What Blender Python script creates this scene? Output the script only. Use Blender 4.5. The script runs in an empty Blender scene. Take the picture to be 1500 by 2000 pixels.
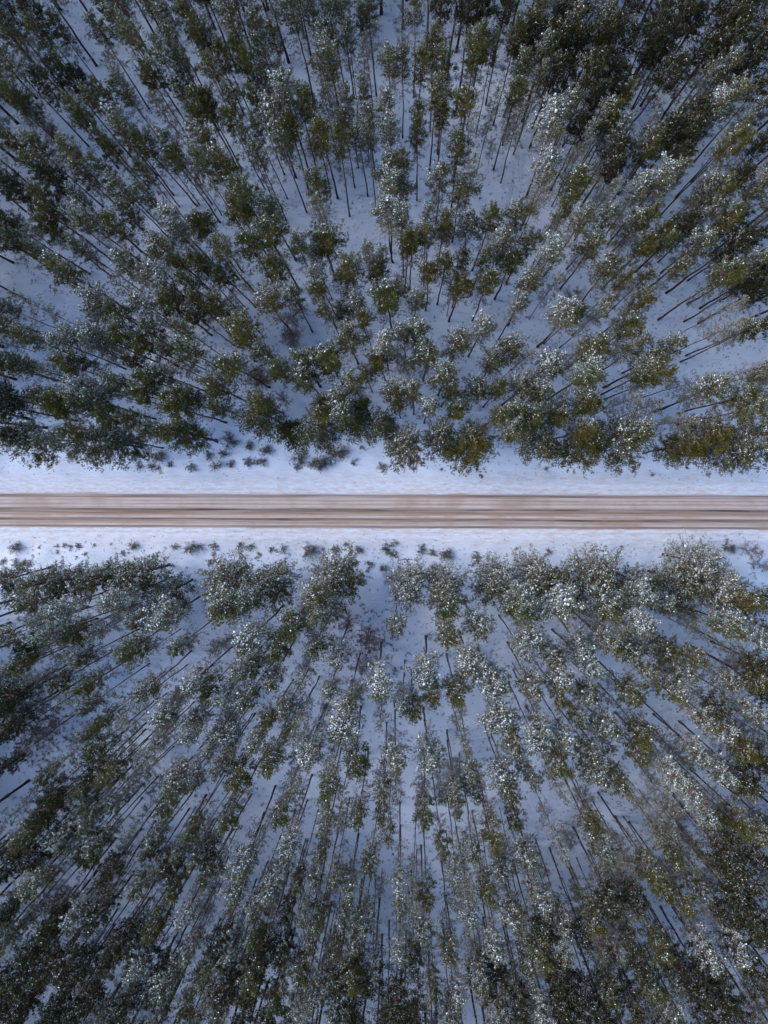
import bpy, math
import numpy as np
from mathutils import Matrix, Vector

# ------------------------------------------------------------------ camera, sky, sun, exposure
sc = bpy.context.scene
col = sc.collection
H = 120.0                      # drone height in metres
MPP = 0.086                    # metres on the ground for one photograph pixel
NX, NY = 795.0, 945.0          # photograph pixel straight below the drone
ROLL = math.radians(0.19)      # the road falls a little to the right
F = H / MPP                    # focal length in photograph pixels

cam_d = bpy.data.cameras.new("camera")
cam = bpy.data.objects.new("camera", cam_d)
col.objects.link(cam)
zc = Vector((-(750 - NX), (1000 - NY), F)).normalized()       # camera looks along -zc
xc = Vector((1, 0, 0)); xc = (xc - zc * xc.dot(zc)).normalized()
yc = zc.cross(xc)
R3 = Matrix((xc, yc, zc)).transposed()
R3 = R3 @ Matrix.Rotation(ROLL, 3, 'Z')
cam.matrix_world = Matrix.Translation((0, 0, H)) @ R3.to_4x4()
cam_d.sensor_fit = 'VERTICAL'
cam_d.sensor_height = 36.0
cam_d.lens = 36.0 * F / 2000.0
cam_d.clip_end = 6000
sc.camera = cam

SUN_EL, SUN_AZ = math.radians(44), math.radians(-83)          # azimuth from +Y (image up) towards +X
world = bpy.data.worlds.new("World"); sc.world = world
world.use_nodes = True
wn = world.node_tree; wn.nodes.clear()
sky = wn.nodes.new('ShaderNodeTexSky'); sky.sky_type = 'NISHITA'; sky.sun_disc = False
sky.ozone_density = 7.0; sky.dust_density = 0.2; sky.air_density = 1.3
sky.sun_elevation = SUN_EL; sky.sun_rotation = SUN_AZ
bg = wn.nodes.new('ShaderNodeBackground'); bg.inputs[1].default_value = 0.15
wo = wn.nodes.new('ShaderNodeOutputWorld')
wn.links.new(sky.outputs[0], bg.inputs[0]); wn.links.new(bg.outputs[0], wo.inputs[0])
sun_d = bpy.data.lights.new("sun", 'SUN'); sun_d.energy = 1.5; sun_d.angle = math.radians(45)
sun_d.color = (1.0, 0.93, 0.86)
sun = bpy.data.objects.new("sun", sun_d); col.objects.link(sun)
sdir = Vector((math.sin(SUN_AZ) * math.cos(SUN_EL), math.cos(SUN_AZ) * math.cos(SUN_EL), math.sin(SUN_EL)))
sun.rotation_euler = sdir.to_track_quat('Z', 'Y').to_euler()
sun.location = (0, 0, 200)
vs = sc.view_settings
vs.view_transform = 'Standard'; vs.look = 'None'; vs.exposure = 1.26; vs.gamma = 1.0
vs.use_curve_mapping = False

sc.cycles.max_bounces = 5; sc.cycles.diffuse_bounces = 4; sc.cycles.glossy_bounces = 1

R3n = np.array(R3)
def at(px, py, z=0.0):
    """photograph pixel -> world point at height z"""
    d = R3n @ np.array([(px - 750) / F, (1000 - py) / F, -1.0])
    t = (z - H) / d[2]
    return np.array([0, 0, H]) + d * t

# ------------------------------------------------------------------ helpers
def add_mesh(name, V, Fc, mats, midx=None, smooth=False):
    me = bpy.data.meshes.new(name)
    V = np.asarray(V, dtype=np.float32); Fc = np.asarray(Fc, dtype=np.int32)
    n, k = Fc.shape
    me.vertices.add(len(V)); me.vertices.foreach_set('co', V.ravel())
    me.loops.add(n * k); me.loops.foreach_set('vertex_index', Fc.ravel())
    me.polygons.add(n)
    me.polygons.foreach_set('loop_start', np.arange(0, n * k, k, dtype=np.int32))
    if midx is not None:
        me.polygons.foreach_set('material_index', np.asarray(midx, dtype=np.int32))
    me.polygons.foreach_set('use_smooth', np.full(n, smooth, dtype=bool))
    for m in mats: me.materials.append(m)
    me.update(calc_edges=True)
    return me

def obj(name, data, parent=None):
    o = bpy.data.objects.new(name, data); col.objects.link(o)
    if parent: o.parent = parent
    return o

def tag(o, label=None, cat=None, group=None, kind=None):
    if label: o['label'] = label
    if cat: o['category'] = cat
    if group: o['group'] = group
    if kind: o['kind'] = kind
    return o

def copy_tree(root):
    r = root.copy(); col.objects.link(r)
    for ch in root.children:
        c = ch.copy(); col.objects.link(c); c.parent = r
    return r

def unit(v):
    return v / np.maximum(np.linalg.norm(v, axis=-1, keepdims=True), 1e-9)

def tubes(paths, sides):
    """paths: list of (points (n,3), radii (n,)) -> V, F(quads)"""
    Vs, Fs, off = [], [], 0
    ang = np.arange(sides) * 2 * np.pi / sides
    for P, r in paths:
        P = np.asarray(P, float); n = len(P)
        T = unit(np.gradient(P, axis=0))
        ref = np.where(np.abs(T[:, 2:3]) > 0.9, [[1.0, 0, 0]], [[0, 0, 1.0]])
        A = unit(np.cross(T, ref)); B = np.cross(T, A)
        ring = P[:, None] + (A[:, None] * np.cos(ang)[None, :, None] + B[:, None] * np.sin(ang)[None, :, None]) * np.asarray(r)[:, None, None]
        Vs.append(ring.reshape(-1, 3))
        i = np.arange(n - 1)[:, None] * sides; j = np.arange(sides)[None]
        k = (j + 1) % sides
        Fs.append(np.stack([i + j, i + k, i + sides + k, i + sides + j], -1).reshape(-1, 4) + off)
        off += n * sides
    return np.concatenate(Vs), np.concatenate(Fs)

# ------------------------------------------------------------------ materials
def new_mat(name):
    m = bpy.data.materials.new(name); m.use_nodes = True
    nt = m.node_tree
    b = nt.nodes['Principled BSDF']
    b.inputs['Specular IOR Level'].default_value = 0.2
    b.inputs['Roughness'].default_value = 0.85
    return m, nt, b

def N(nt, t, **kw):
    n = nt.nodes.new(t)
    for k, v in kw.items(): setattr(n, k, v)
    return n

def mixc(nt, fac, a, b):
    m = N(nt, 'ShaderNodeMix', data_type='RGBA')
    for s, v in ((0, fac), (6, a), (7, b)):
        if isinstance(v, bpy.types.NodeSocket): nt.links.new(v, m.inputs[s])
        elif s == 0: m.inputs[0].default_value = v
        else: m.inputs[s].default_value = (*v, 1)
    return m.outputs[2]

def mth(nt, op, a, b=None, c=None, clamp=False):
    m = N(nt, 'ShaderNodeMath', operation=op, use_clamp=clamp)
    for i, v in enumerate((a, b, c)):
        if v is None: continue
        if isinstance(v, bpy.types.NodeSocket): nt.links.new(v, m.inputs[i])
        else: m.inputs[i].default_value = v
    return m.outputs[0]

def noise(nt, scale, detail=3, vec=None, rough=0.55):
    n = N(nt, 'ShaderNodeTexNoise'); n.inputs['Scale'].default_value = scale
    n.inputs['Detail'].default_value = detail; n.inputs['Roughness'].default_value = rough
    if vec is not None: nt.links.new(vec, n.inputs['Vector'])
    return n.outputs[0]

def mapped(nt, sc3, rot=(0, 0, 0)):
    tc = N(nt, 'ShaderNodeTexCoord'); mp = N(nt, 'ShaderNodeMapping')
    mp.inputs['Scale'].default_value = sc3; mp.inputs['Rotation'].default_value = rot
    nt.links.new(tc.outputs['Object'], mp.inputs['Vector'])
    return mp.outputs[0]

def step(nt, v, lo, hi):
    r = N(nt, 'ShaderNodeMapRange', interpolation_type='SMOOTHSTEP')
    nt.links.new(v, r.inputs[0]); r.inputs[1].default_value = lo; r.inputs[2].default_value = hi
    return r.outputs[0]

def needle_mat(name, c0, c1, c2):
    m, nt, b = new_mat(name)
    oi = N(nt, 'ShaderNodeObjectInfo'); ge = N(nt, 'ShaderNodeNewGeometry')
    c = mixc(nt, oi.outputs['Random'], c0, c1)
    c = mixc(nt, mth(nt, 'MULTIPLY', ge.outputs['Random Per Island'], 0.75), c, c2)
    nt.links.new(c, b.inputs['Base Color'])
    b.inputs['Roughness'].default_value = 0.7
    return m

M_NEEDLE = needle_mat("pine_needles", (0.142, 0.106, 0.005), (0.086, 0.084, 0.010), (0.060, 0.056, 0.007))
M_NEEDLE_VIGNETTE = needle_mat("vignette_dark_pine_needles", (0.056, 0.042, 0.004), (0.032, 0.032, 0.006), (0.022, 0.022, 0.005))  # dark green crowns, darkened further in colour to stand in for corner vignetting
M_FROST = needle_mat("frosted_needles", (0.27, 0.25, 0.19), (0.18, 0.17, 0.125), (0.55, 0.52, 0.44))
M_TWIGFROST = needle_mat("frosted_twigs", (0.30, 0.27, 0.235), (0.24, 0.215, 0.19), (0.56, 0.53, 0.47))
M_TWIGBROWN = needle_mat("brown_twigs", (0.22, 0.11, 0.08), (0.18, 0.095, 0.072), (0.12, 0.065, 0.05))
M_TWIGGREY = needle_mat("grey_twigs", (0.11, 0.1, 0.085), (0.085, 0.08, 0.07), (0.05, 0.045, 0.04))
M_HEATH = needle_mat("evergreen_shrub_leaves", (0.12, 0.115, 0.07), (0.10, 0.10, 0.075), (0.06, 0.06, 0.04))

M_SNOWBIT, nt, b = new_mat("branch_snow")
ge = N(nt, 'ShaderNodeNewGeometry')
nt.links.new(mixc(nt, ge.outputs['Random Per Island'], (0.76, 0.74, 0.69), (0.92, 0.89, 0.84)), b.inputs['Base Color'])

def bark_mat():
    m, nt, b = new_mat("pine_bark")
    tc = N(nt, 'ShaderNodeTexCoord'); sx = N(nt, 'ShaderNodeSeparateXYZ')
    nt.links.new(tc.outputs['Object'], sx.inputs[0])
    n1 = noise(nt, 3.0, 4, mapped(nt, (4, 4, 0.8)))
    hgt = mth(nt, 'ADD', sx.outputs[2], mth(nt, 'MULTIPLY', n1, 6.0))
    c = mixc(nt, n1, (0.03, 0.022, 0.02), (0.085, 0.06, 0.05))
    up = mixc(nt, n1, (0.10, 0.036, 0.022), (0.22, 0.085, 0.045))
    c = mixc(nt, step(nt, hgt, 8.0, 18.0), c, up)
    # snow plastered on the windward side of the bark
    ge = N(nt, 'ShaderNodeNewGeometry')
    dp = N(nt, 'ShaderNodeVectorMath', operation='DOT_PRODUCT')
    nt.links.new(ge.outputs['Normal'], dp.inputs[0]); dp.inputs[1].default_value = (-0.5, 0.85, 0.0)
    n2 = noise(nt, 2.2, 3, mapped(nt, (2, 2, 1.1)))
    f = mth(nt, 'MULTIPLY', step(nt, dp.outputs['Value'], 0.55, 0.95), step(nt, n2, 0.55, 0.62))
    c = mixc(nt, f, c, (0.75, 0.77, 0.8))
    nt.links.new(c, b.inputs['Base Color'])
    bp = N(nt, 'ShaderNodeBump'); bp.inputs['Strength'].default_value = 0.6; bp.inputs['Distance'].default_value = 0.05
    nt.links.new(n1, bp.inputs['Height']); nt.links.new(bp.outputs[0], b.inputs['Normal'])
    return m
M_BARK = bark_mat()
M_GREYBARK, nt, b = new_mat("grey_bark")
nt.links.new(mixc(nt, noise(nt, 5, 4), (0.05, 0.04, 0.035), (0.17, 0.14, 0.125)), b.inputs['Base Color'])

# ------------------------------------------------------------------ ground
ROAD_C = float(at(750, 998.5)[1]); ROAD_W = 68.5 * MPP
rg = np.random.default_rng(5)
_gw = [(rg.normal(0, 1, 2) * f, rg.uniform(0, 6.28), a) for f, a in [(0.05, .22)] * 5 + [(0.16, .09)] * 6 + [(0.5, .05)] * 8 + [(1.3, .028)] * 10]
def sm(x, a, b):
    t = np.clip((x - a) / (b - a), 0, 1); return t * t * (3 - 2 * t)
def ground_z(x, y):
    x = np.asarray(x, float); y = np.asarray(y, float)
    d = np.abs(y - ROAD_C) - ROAD_W / 2           # distance from the road's edge
    rough = sum(a * np.sin(w[0] * x + w[1] * y + p) for w, p, a in _gw)
    z = rough * sm(d, 0.6, 5.0)
    z = z - 0.55 * sm(d, 1.5, 4.0) + 0.75 * sm(d, 4.5, 9.5)           # ditch and forest floor
    wob = 0.12 * np.sin(0.9 * x + 1.3 * np.sin(0.31 * x)) + 0.08 * np.sin(2.3 * x + y)
    z = z + (0.20 + 0.05 * np.sin(0.6 * x)) * np.exp(-((d - 0.42 - wob * 0.6) / 0.33) ** 2)   # ploughed snow bank
    z = z + 0.07 * np.exp(-((d - 1.5 - wob * 2) / 0.35) ** 2)
    wig = 0.10 * np.sin(0.37 * x) + 0.07 * np.sin(1.1 * x + 1) + 0.05 * np.sin(2.9 * x + y) + 0.04 * np.sin(5.3 * x + 2)
    z = z - 0.16 * (1 - sm(d + wig, -0.42, 0.30))
    return z

def axis(lo, hi, st, far):
    mid = np.arange(lo, hi + 1e-6, st)
    out = np.cumsum(np.geomspace(st, 260, 28))
    out = out[out < far]
    return np.concatenate([(lo - out)[::-1], mid, hi + out])
gx = axis(-84, 84, 0.55, 1500)
gy0 = axis(-105, 105, 0.55, 1500)
gy = np.concatenate([gy0[gy0 < ROAD_C - 11], np.arange(ROAD_C - 11, ROAD_C + 11, 0.13), gy0[gy0 > ROAD_C + 11.1]])
X, Y = np.meshgrid(gx, gy)
V = np.stack([X, Y, ground_z(X, Y)], -1).reshape(-1, 3)
nxg, nyg = len(gx), len(gy)
i = (np.arange(nyg - 1)[:, None] * nxg + np.arange(nxg - 1)[None]).ravel()
M_SNOW, nt, b = new_mat("snow_ground")
tc = N(nt, 'ShaderNodeTexCoord'); sx = N(nt, 'ShaderNodeSeparateXYZ'); nt.links.new(tc.outputs['Object'], sx.inputs[0])
dist = mth(nt, 'SUBTRACT', mth(nt, 'ABSOLUTE', mth(nt, 'SUBTRACT', sx.outputs[1], ROAD_C)), ROAD_W / 2)
c = mixc(nt, step(nt, noise(nt, 0.5, 6, None, 0.65), 0.35, 0.65), (0.70, 0.74, 0.83), (0.86, 0.885, 0.94))
spray = noise(nt, 1.0, 6, mapped(nt, (0.55, 2.4, 1), (0, 0, 0.35)), 0.65)     # sand flung off the road, in slanting streaks
near = mth(nt, 'SUBTRACT', 1.0, step(nt, dist, 0.2, 5.2))
fine = noise(nt, 1.0, 5, mapped(nt, (1.1, 6.5, 1), (0, 0, 0.42)), 0.7)
f = mth(nt, 'MULTIPLY', mth(nt, 'ADD', step(nt, spray, 0.36, 0.70), mth(nt, 'MULTIPLY', step(nt, fine, 0.45, 0.68), 0.7)), near, None, True)
c = mixc(nt, mth(nt, 'MULTIPLY', f, 0.6), c, (0.58, 0.455, 0.39))
lit = noise(nt, 1.6, 7, None, 0.7)                                              # needles and twigs dropped on the forest snow
ff = mth(nt, 'MULTIPLY', step(nt, lit, 0.55, 0.70), step(nt, dist, 4.5, 9.0))
c = mixc(nt, mth(nt, 'MULTIPLY', ff, 0.5), c, (0.30, 0.255, 0.24))
nt.links.new(c, b.inputs['Base Color']); b.inputs['Roughness'].default_value = 0.75
bp = N(nt, 'ShaderNodeBump'); bp.inputs['Strength'].default_value = 0.75; bp.inputs['Distance'].default_value = 0.2
nt.links.new(mth(nt, 'ADD', noise(nt, 1.7, 6, None, 0.65), mth(nt, 'ADD', mth(nt, 'MULTIPLY', spray, 0.9), mth(nt, 'MULTIPLY', fine, 0.5))), bp.inputs['Height'])
nt.links.new(bp.outputs[0], b.inputs['Normal'])
g = obj("snow_ground", add_mesh("snow_ground", V, np.stack([i, i + 1, i + nxg + 1, i + nxg], -1), [M_SNOW], None, True))
tag(g, "snow covered forest floor and road verges", kind='structure')

# ------------------------------------------------------------------ road
ry = np.linspace(-ROAD_W / 2 - 0.6, ROAD_W / 2 + 0.6, 72)
rx = np.concatenate([np.arange(-400, -90, 6.0), np.arange(-90, 90, 0.5), np.arange(90, 401, 6.0)])
X, Y = np.meshgrid(rx, ry)
def rut(v, c0, w): return np.exp(-((v - c0) / w) ** 2)
RUTS = (0.20, -1.42, -2.62, 2.55)
z = 0.0 + 0.03 * (1 - (Y / (ROAD_W / 2)) ** 2)
wv = 0.05 * np.sin(0.21 * X) + 0.04 * np.sin(0.09 * X + 2)
z = z - 0.035 * rut(Y + wv, RUTS[0], .22) - 0.03 * rut(Y + wv, RUTS[1], .22) - 0.015 * rut(Y + wv, RUTS[2], .15) - 0.012 * rut(Y + wv, RUTS[3], .2)
z = z + 0.006 * np.sin(3.1 * X + 9 * Y) * np.sin(14 * Y + 0.3 * X)
V = np.stack([X, Y + ROAD_C, z], -1).reshape(-1, 3)
n_ = len(rx); i = (np.arange(len(ry) - 1)[:, None] * n_ + np.arange(n_ - 1)[None]).ravel()
M_ROAD, nt, b = new_mat("sanded_snow_road")
tc = N(nt, 'ShaderNodeTexCoord'); sx = N(nt, 'ShaderNodeSeparateXYZ'); nt.links.new(tc.outputs['Object'], sx.inputs[0])
wv = noise(nt, 0.05, 2, mapped(nt, (1, 0.0, 0)))
jit = noise(nt, 1.0, 5, mapped(nt, (0.10, 3.0, 1)), 0.7)
yv = mth(nt, 'ADD', mth(nt, 'SUBTRACT', sx.outputs[1], ROAD_C), mth(nt, 'MULTIPLY', mth(nt, 'SUBTRACT', wv, 0.5), 0.14))
yv = mth(nt, 'ADD', yv, mth(nt, 'MULTIPLY', mth(nt, 'SUBTRACT', jit, 0.5), 0.13))
u = mth(nt, 'DIVIDE', mth(nt, 'ADD', yv, ROAD_W / 2), ROAD_W)       # 0 at the lower edge, 1 at the upper edge
cr = N(nt, 'ShaderNodeValToRGB'); nt.links.new(u, cr.inputs[0])
SAND, SNOWY, BROWN, DARK, EDGE = (.40, .28, .215), (.64, .545, .50), (.24, .148, .098), (.055, .04, .034), (.18, .135, .12)
stops = [(0.0, SNOWY), (.035, EDGE), (.075, EDGE), (.10, SNOWY), (.15, SAND), (.205, SAND), (.235, DARK), (.275, DARK), (.30, SAND), (.345, SNOWY), (.38, SAND),
         (.44, BROWN), (.50, BROWN), (.525, DARK), (.555, DARK), (.58, SAND), (.64, SNOWY), (.70, SAND), (.75, SNOWY), (.80, SAND), (.85, SNOWY), (.885, SAND), (.91, EDGE), (.955, EDGE), (.985, SNOWY)]
e = cr.color_ramp.elements
while len(e) > 1: e.remove(e[-1])
e[0].position, e[0].color = stops[0][0], (*stops[0][1], 1)
for p, cc in stops[1:]:
    k = e.new(p); k.color = (*cc, 1)
c = mixc(nt, mth(nt, 'MULTIPLY', step(nt, noise(nt, 1.0, 4, mapped(nt, (0.045, 1.6, 1)), .6), 0.42, 0.62), 0.4), cr.outputs[0], (.42, .31, .25))
st1 = noise(nt, 1.0, 6, mapped(nt, (0.05, 5.0, 1)), 0.6)
st2 = noise(nt, 1.0, 5, mapped(nt, (0.12, 11.0, 1)), 0.6)
pat = noise(nt, 0.18, 3, mapped(nt, (1, 0.6, 1)))
c = mixc(nt, mth(nt, 'MULTIPLY', step(nt, st1, 0.45, 0.68), 0.5), c, (.70, .62, .585))
c = mixc(nt, mth(nt, 'MULTIPLY', step(nt, st2, 0.55, 0.72), 0.55), c, (.16, .11, .09))
c = mixc(nt, mth(nt, 'MULTIPLY', step(nt, pat, 0.45, 0.7), 0.5), c, (.34, .225, .165))
st3 = noise(nt, 1.0, 4, mapped(nt, (0.035, 26.0, 1)), 0.6)
c = mixc(nt, mth(nt, 'MULTIPLY', step(nt, st3, 0.54, 0.66), 0.55), c, (.76, .70, .67))
st4 = noise(nt, 1.0, 4, mapped(nt, (0.06, 19.0, 3.0), (0, 0, 0.004)), 0.65)
c = mixc(nt, mth(nt, 'MULTIPLY', step(nt, st4, 0.57, 0.66), 0.7), c, (.085, .062, .052))
grit = noise(nt, 5.0, 6, None, 0.8)
c = mixc(nt, mth(nt, 'MULTIPLY', step(nt, grit, 0.5, 0.66), 0.35), c, (.24, .17, .135))
nt.links.new(c, b.inputs['Base Color']); b.inputs['Roughness'].default_value = 0.8
bp = N(nt, 'ShaderNodeBump'); bp.inputs['Strength'].default_value = 0.4; bp.inputs['Distance'].default_value = 0.05
nt.links.new(st2, bp.inputs['Height']); nt.links.new(bp.outputs[0], b.inputs['Normal'])
r = obj("forest_road", add_mesh("forest_road", V, np.stack([i, i + 1, i + n_ + 1, i + n_], -1), [M_ROAD], None, True))
tag(r, "straight sanded winter road with brown wheel tracks", kind='structure')

# a snowed-over track with two wheel ruts in the opening between the pines
p0, p1 = at(1003, 432), at(1012, 285)
n1, n2 = 60, 60
s_, t_ = np.meshgrid(np.linspace(0, 1, n2), np.linspace(-2.6, 2.6, n1))
ax = unit((p1 - p0)[:2]); nr = np.array([ax[1], -ax[0]])
bend = 0.5 * np.sin(s_ * 2.4)
PX = p0[0] + (p1 - p0)[0] * s_ + nr[0] * (t_ + bend); PY = p0[1] + (p1 - p0)[1] * s_ + nr[1] * (t_ + bend)
mask = sm(2.6 - np.abs(t_), 0, 1.0) * sm(s_, 0, .1) * sm(1 - s_, 0, .1)
z = ground_z(PX, PY) + 0.10 * mask - 0.06 - mask * 0.09 * (np.exp(-((t_ - .8) / .2) ** 2) + np.exp(-((t_ + .8) / .2) ** 2)) + 0.012 * np.sin(PX * 5 + PY * 3) * mask
V = np.stack([PX, PY, z], -1).reshape(-1, 3)
i = (np.arange(n1 - 1)[:, None] * n2 + np.arange(n2 - 1)[None]).ravel()
tk = obj("forest_track", add_mesh("forest_track", V, np.stack([i, i + 1, i + n2 + 1, i + n2], -1), [M_SNOW], None, True))
tag(tk, "snowed over forest track with two faint wheel ruts", kind='structure')

# ------------------------------------------------------------------ tree prototypes
WIND = unit(np.array([-0.42, 0.80, 0.42]))       # the snow came from this side and stuck there

def blades(rng, P, D, nb, ln, wd, spread=0.9, up=0.15):
    n = len(P)
    d = unit(D[:, None] * 0.7 + rng.normal(0, 1, (n, nb, 3)) * spread * 0.6 + np.array([0, 0, up]))
    L = ln * rng.uniform(0.6, 1.25, (n, nb, 1)); W = wd * rng.uniform(0.6, 1.3, (n, nb, 1))
    s = unit(np.cross(d, rng.normal(0, 1, (n, nb, 3)))) * W * 0.5
    o = P[:, None] + rng.normal(0, 0.03, (n, nb, 3))
    V = np.stack([o - s, o + s, o + d * L], 2).reshape(-1, 3)
    return V, np.arange(len(V)).reshape(-1, 3)

def snow_caps(rng, P, size):
    n = len(P); k = 5
    s = size * np.exp(rng.normal(0, 0.42, n))
    a = rng.uniform(0, 6.28, (n, 1)) + np.arange(k)[None] * 2 * np.pi / k
    rr = s[:, None] * rng.uniform(0.6, 1.25, (n, k))
    st = rng.uniform(0.55, 1.0, (n, 1)); rot = rng.uniform(0, 6.28, (n, 1))
    x = rr * np.cos(a); y = rr * np.sin(a) * st
    ring = np.stack([x * np.cos(rot) - y * np.sin(rot), x * np.sin(rot) + y * np.cos(rot), rng.normal(0, 0.22, (n, k)) * s[:, None] - 0.15 * s[:, None]], -1) + P[:, None]
    top = P + np.stack([rng.normal(0, .2, n) * s, rng.normal(0, .2, n) * s, 0.45 * s], -1)
    V = np.concatenate([ring, top[:, None]], 1).reshape(-1, 3)
    b0 = np.arange(n)[:, None] * (k + 1); j = np.arange(k)[None]
    Fc = np.stack([b0 + j, b0 + (j + 1) % k, np.broadcast_to(b0 + k, (n, k))], -1).reshape(-1, 3)
    return V, Fc

SNOWLEV = {'d': (0.03, 0.22, 0.06), 'g': (0.02, 0.50, 0.10), 'm': (0.32, 0.75, 0.28), 'w': (0.62, 0.75, 0.44), 't': (0.36, 0.40, 0.62)}

def pine_meshes(seed, typ, h=26.0, rc=2.05, z0=0.64, nl=46, low=16, edge=0.0, trunk_r=0.195, cone=False, cl_tufts=8):
    """edge: +1 / -1 lengthens the lower limbs towards +Y / -Y (trees that stand at the open verge)"""
    rng = np.random.default_rng(seed)
    base, kdir, frost = SNOWLEV[typ]
    n = 12; tz = np.linspace(-0.4, h * 0.985, n)
    wob = np.cumsum(rng.normal(0, 0.06, (n, 2)), 0); wob -= wob[0]
    wob -= np.outer(np.linspace(0, 1, n), wob[-1])
    trunk = np.column_stack([wob, tz])
    rad = trunk_r * (1 - 0.82 * np.linspace(0, 1, n) ** 1.1); rad[0] *= 1.35
    ax = lambda zz: np.column_stack([np.interp(zz, tz, trunk[:, 0]), np.interp(zz, tz, trunk[:, 1]), zz])
    limbs, clumps, cdir, cfrost, crad = [], [], [], [], []
    def limb(zb, az, L, el, live):
        b0 = ax(np.array([zb]))[0]
        m = 5; s = np.linspace(0, 1, m)
        hd = np.array([math.cos(az), math.sin(az), 0])
        bendup = rng.uniform(0.0, 0.25) * L if live else rng.uniform(-0.25, 0.0) * L
        P = b0 + hd * (s * L * math.cos(el))[:, None] + np.array([0, 0, 1.0]) * (s * L * math.sin(el) + bendup * s ** 2)[:, None]
        P += np.cumsum(rng.normal(0, 0.05 * L / m, (m, 3)), 0)
        limbs.append((P, (0.055 if live else 0.026) * (0.5 + 0.35 * L / rc) * (1 - 0.8 * s)))
        return P
    side = lambda hd: np.array([-hd[1], hd[0], 0])
    gold = rng.uniform(0, 6.28)
    lop = rng.uniform(0, 6.28); lopk = rng.uniform(0.0, 0.3)
    for q in range(nl):
        t = ((q + rng.uniform(0, 1)) / nl)                       # 0 bottom of the crown, 1 top
        if cone: prof = (1.02 - t) ** 0.8
        else: prof = (min(1, 0.62 + 1.5 * t) if t < 0.35 else 1.0) * math.sqrt(max(0.02, 1 - max(0, (t - 0.45) / 0.58) ** 2))
        gold += 2.399 + rng.normal(0, 0.35)
        L = rc * prof * rng.uniform(0.55, 1.35) * (1 + lopk * math.cos(gold - lop))
        if edge: L *= 1 + 1.25 * max(0, math.sin(gold) * edge) * (1 - t) ** 0.8
        L = min(L, rc * 1.75)
        el = math.radians((-4 if edge or cone else 8) + 58 * t ** 1.6 * (0.55 if cone else 1) + rng.normal(0, 9))
        P = limb(h * (z0 + (1 - z0) * (0.02 + 0.93 * t)), gold, L, el, True)
        hd = unit(P[-1] - P[0])
        nc = max(2, int(round(L * 2.1 + rng.uniform(-.4, .6))))
        for k in range(nc):
            u = rng.uniform(0.35, 1.0) if k else 1.0
            pt = np.array([np.interp(u, np.linspace(0, 1, 5), P[:, a]) for a in range(3)])
            pt = pt + side(hd) * rng.normal(0, 0.24 * L * (0.35 + 0.4 * (1 - abs(u - .6)))) + rng.normal(0, 0.10, 3)
            clumps.append(pt); cdir.append(hd); cfrost.append(frost * (1.35 - 0.9 * t)); crad.append(rng.uniform(.36, .62))
    nlive = len(clumps)
    for q in range(low):                                          # sparse, frosted lower branches
        t = rng.uniform(0, 1)
        az = rng.uniform(0, 6.28); L = rc * rng.uniform(0.6, 1.3)
        P = limb(h * (z0 - 0.20 + 0.22 * t), az, L, math.radians(rng.normal(-8, 10)), False)
        hd = unit(P[-1] - P[0])
        for k in range(int(3 + L * 1.6)):
            u = rng.uniform(0.3, 1.0)
            pt = np.array([np.interp(u, np.linspace(0, 1, 5), P[:, a]) for a in range(3)]) + side(hd) * rng.normal(0, .28) + rng.normal(0, .08, 3)
            clumps.append(pt); cdir.append(hd); cfrost.append(min(.9, frost * 1.2 + 0.45)); crad.append(rng.uniform(.26, .46))
    C = np.array(clumps); D = np.array(cdir); CF = np.array(cfrost); CR = np.array(crad)
    nt_ = np.full(len(C), cl_tufts); nt_[nlive:] = max(3, int(cl_tufts * 0.42))
    idx = np.repeat(np.arange(len(C)), nt_)
    off = unit(rng.normal(0, 1, (len(idx), 3))) * (rng.uniform(0, 1, (len(idx), 1)) ** 0.5) * CR[idx][:, None] * np.array([.8, .8, 0.42])
    hdir = D[idx]
    off = off + hdir * np.sum(off * hdir, 1, keepdims=True) * 0.9        # sprays drawn out along the bough
    T = C[idx] + off
    TD = unit(D[idx] * 0.6 + off * 1.2 + np.array([0, 0, 0.25]))
    live = idx < nlive
    # exposure of each tuft to the snow-bearing wind
    cen = np.array([0, 0, h * (z0 + (1 - z0) * 0.5)])
    rel = T - cen; rel[:, :2] -= ax(T[:, 2])[:, :2]; rel[:, 2] *= rc / (h * (1 - z0) * 0.5); rel[:, 2] *= 0.6
    e = unit(rel) @ WIND * np.clip(np.linalg.norm(rel, axis=1) / rc, 0.3, 1.0) + 0.4 * (unit(off) @ WIND)
    # green needles
    nb = 9
    V, Fc = blades(rng, T, TD, nb, 0.31, 0.066)
    pf = np.clip(CF[idx] + 0.22 * e, 0.02, 0.9)
    mi = (rng.uniform(0, 1, len(Fc)) < np.repeat(pf, nb)).astype(int)
    # thin the lower frosted sprays
    keep = np.repeat(live, nb) | (rng.uniform(0, 1, len(Fc)) < 0.75)
    Fc, mi = Fc[keep], mi[keep]
    needles = add_mesh("needles", V, Fc, [M_NEEDLE_VIGNETTE if typ == 'd' else M_NEEDLE, M_FROST], mi)
    p = np.clip(base + kdir * e, 0.015, 0.97) * 0.85
    p[~live] *= 0.30
    hit = rng.uniform(0, 1, len(T)) < p
    S = T[hit] + np.array([0, 0, 0.07]) + WIND * 0.10
    sv, sf = snow_caps(rng, S, {'d': .048, 'g': .051, 'm': .056, 'w': .066, 't': .046}[typ])
    snow = add_mesh("snow", sv, sf, [M_SNOWBIT])
    tv, tf = tubes([(trunk, rad)], 8)
    lv, lf = tubes(limbs, 3)
    return {'trunk': add_mesh("trunk", tv, tf, [M_BARK], None, True),
            'branches': add_mesh("branches", lv, lf, [M_BARK], None, True),
            'crown': needles, 'snow': snow}

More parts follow.
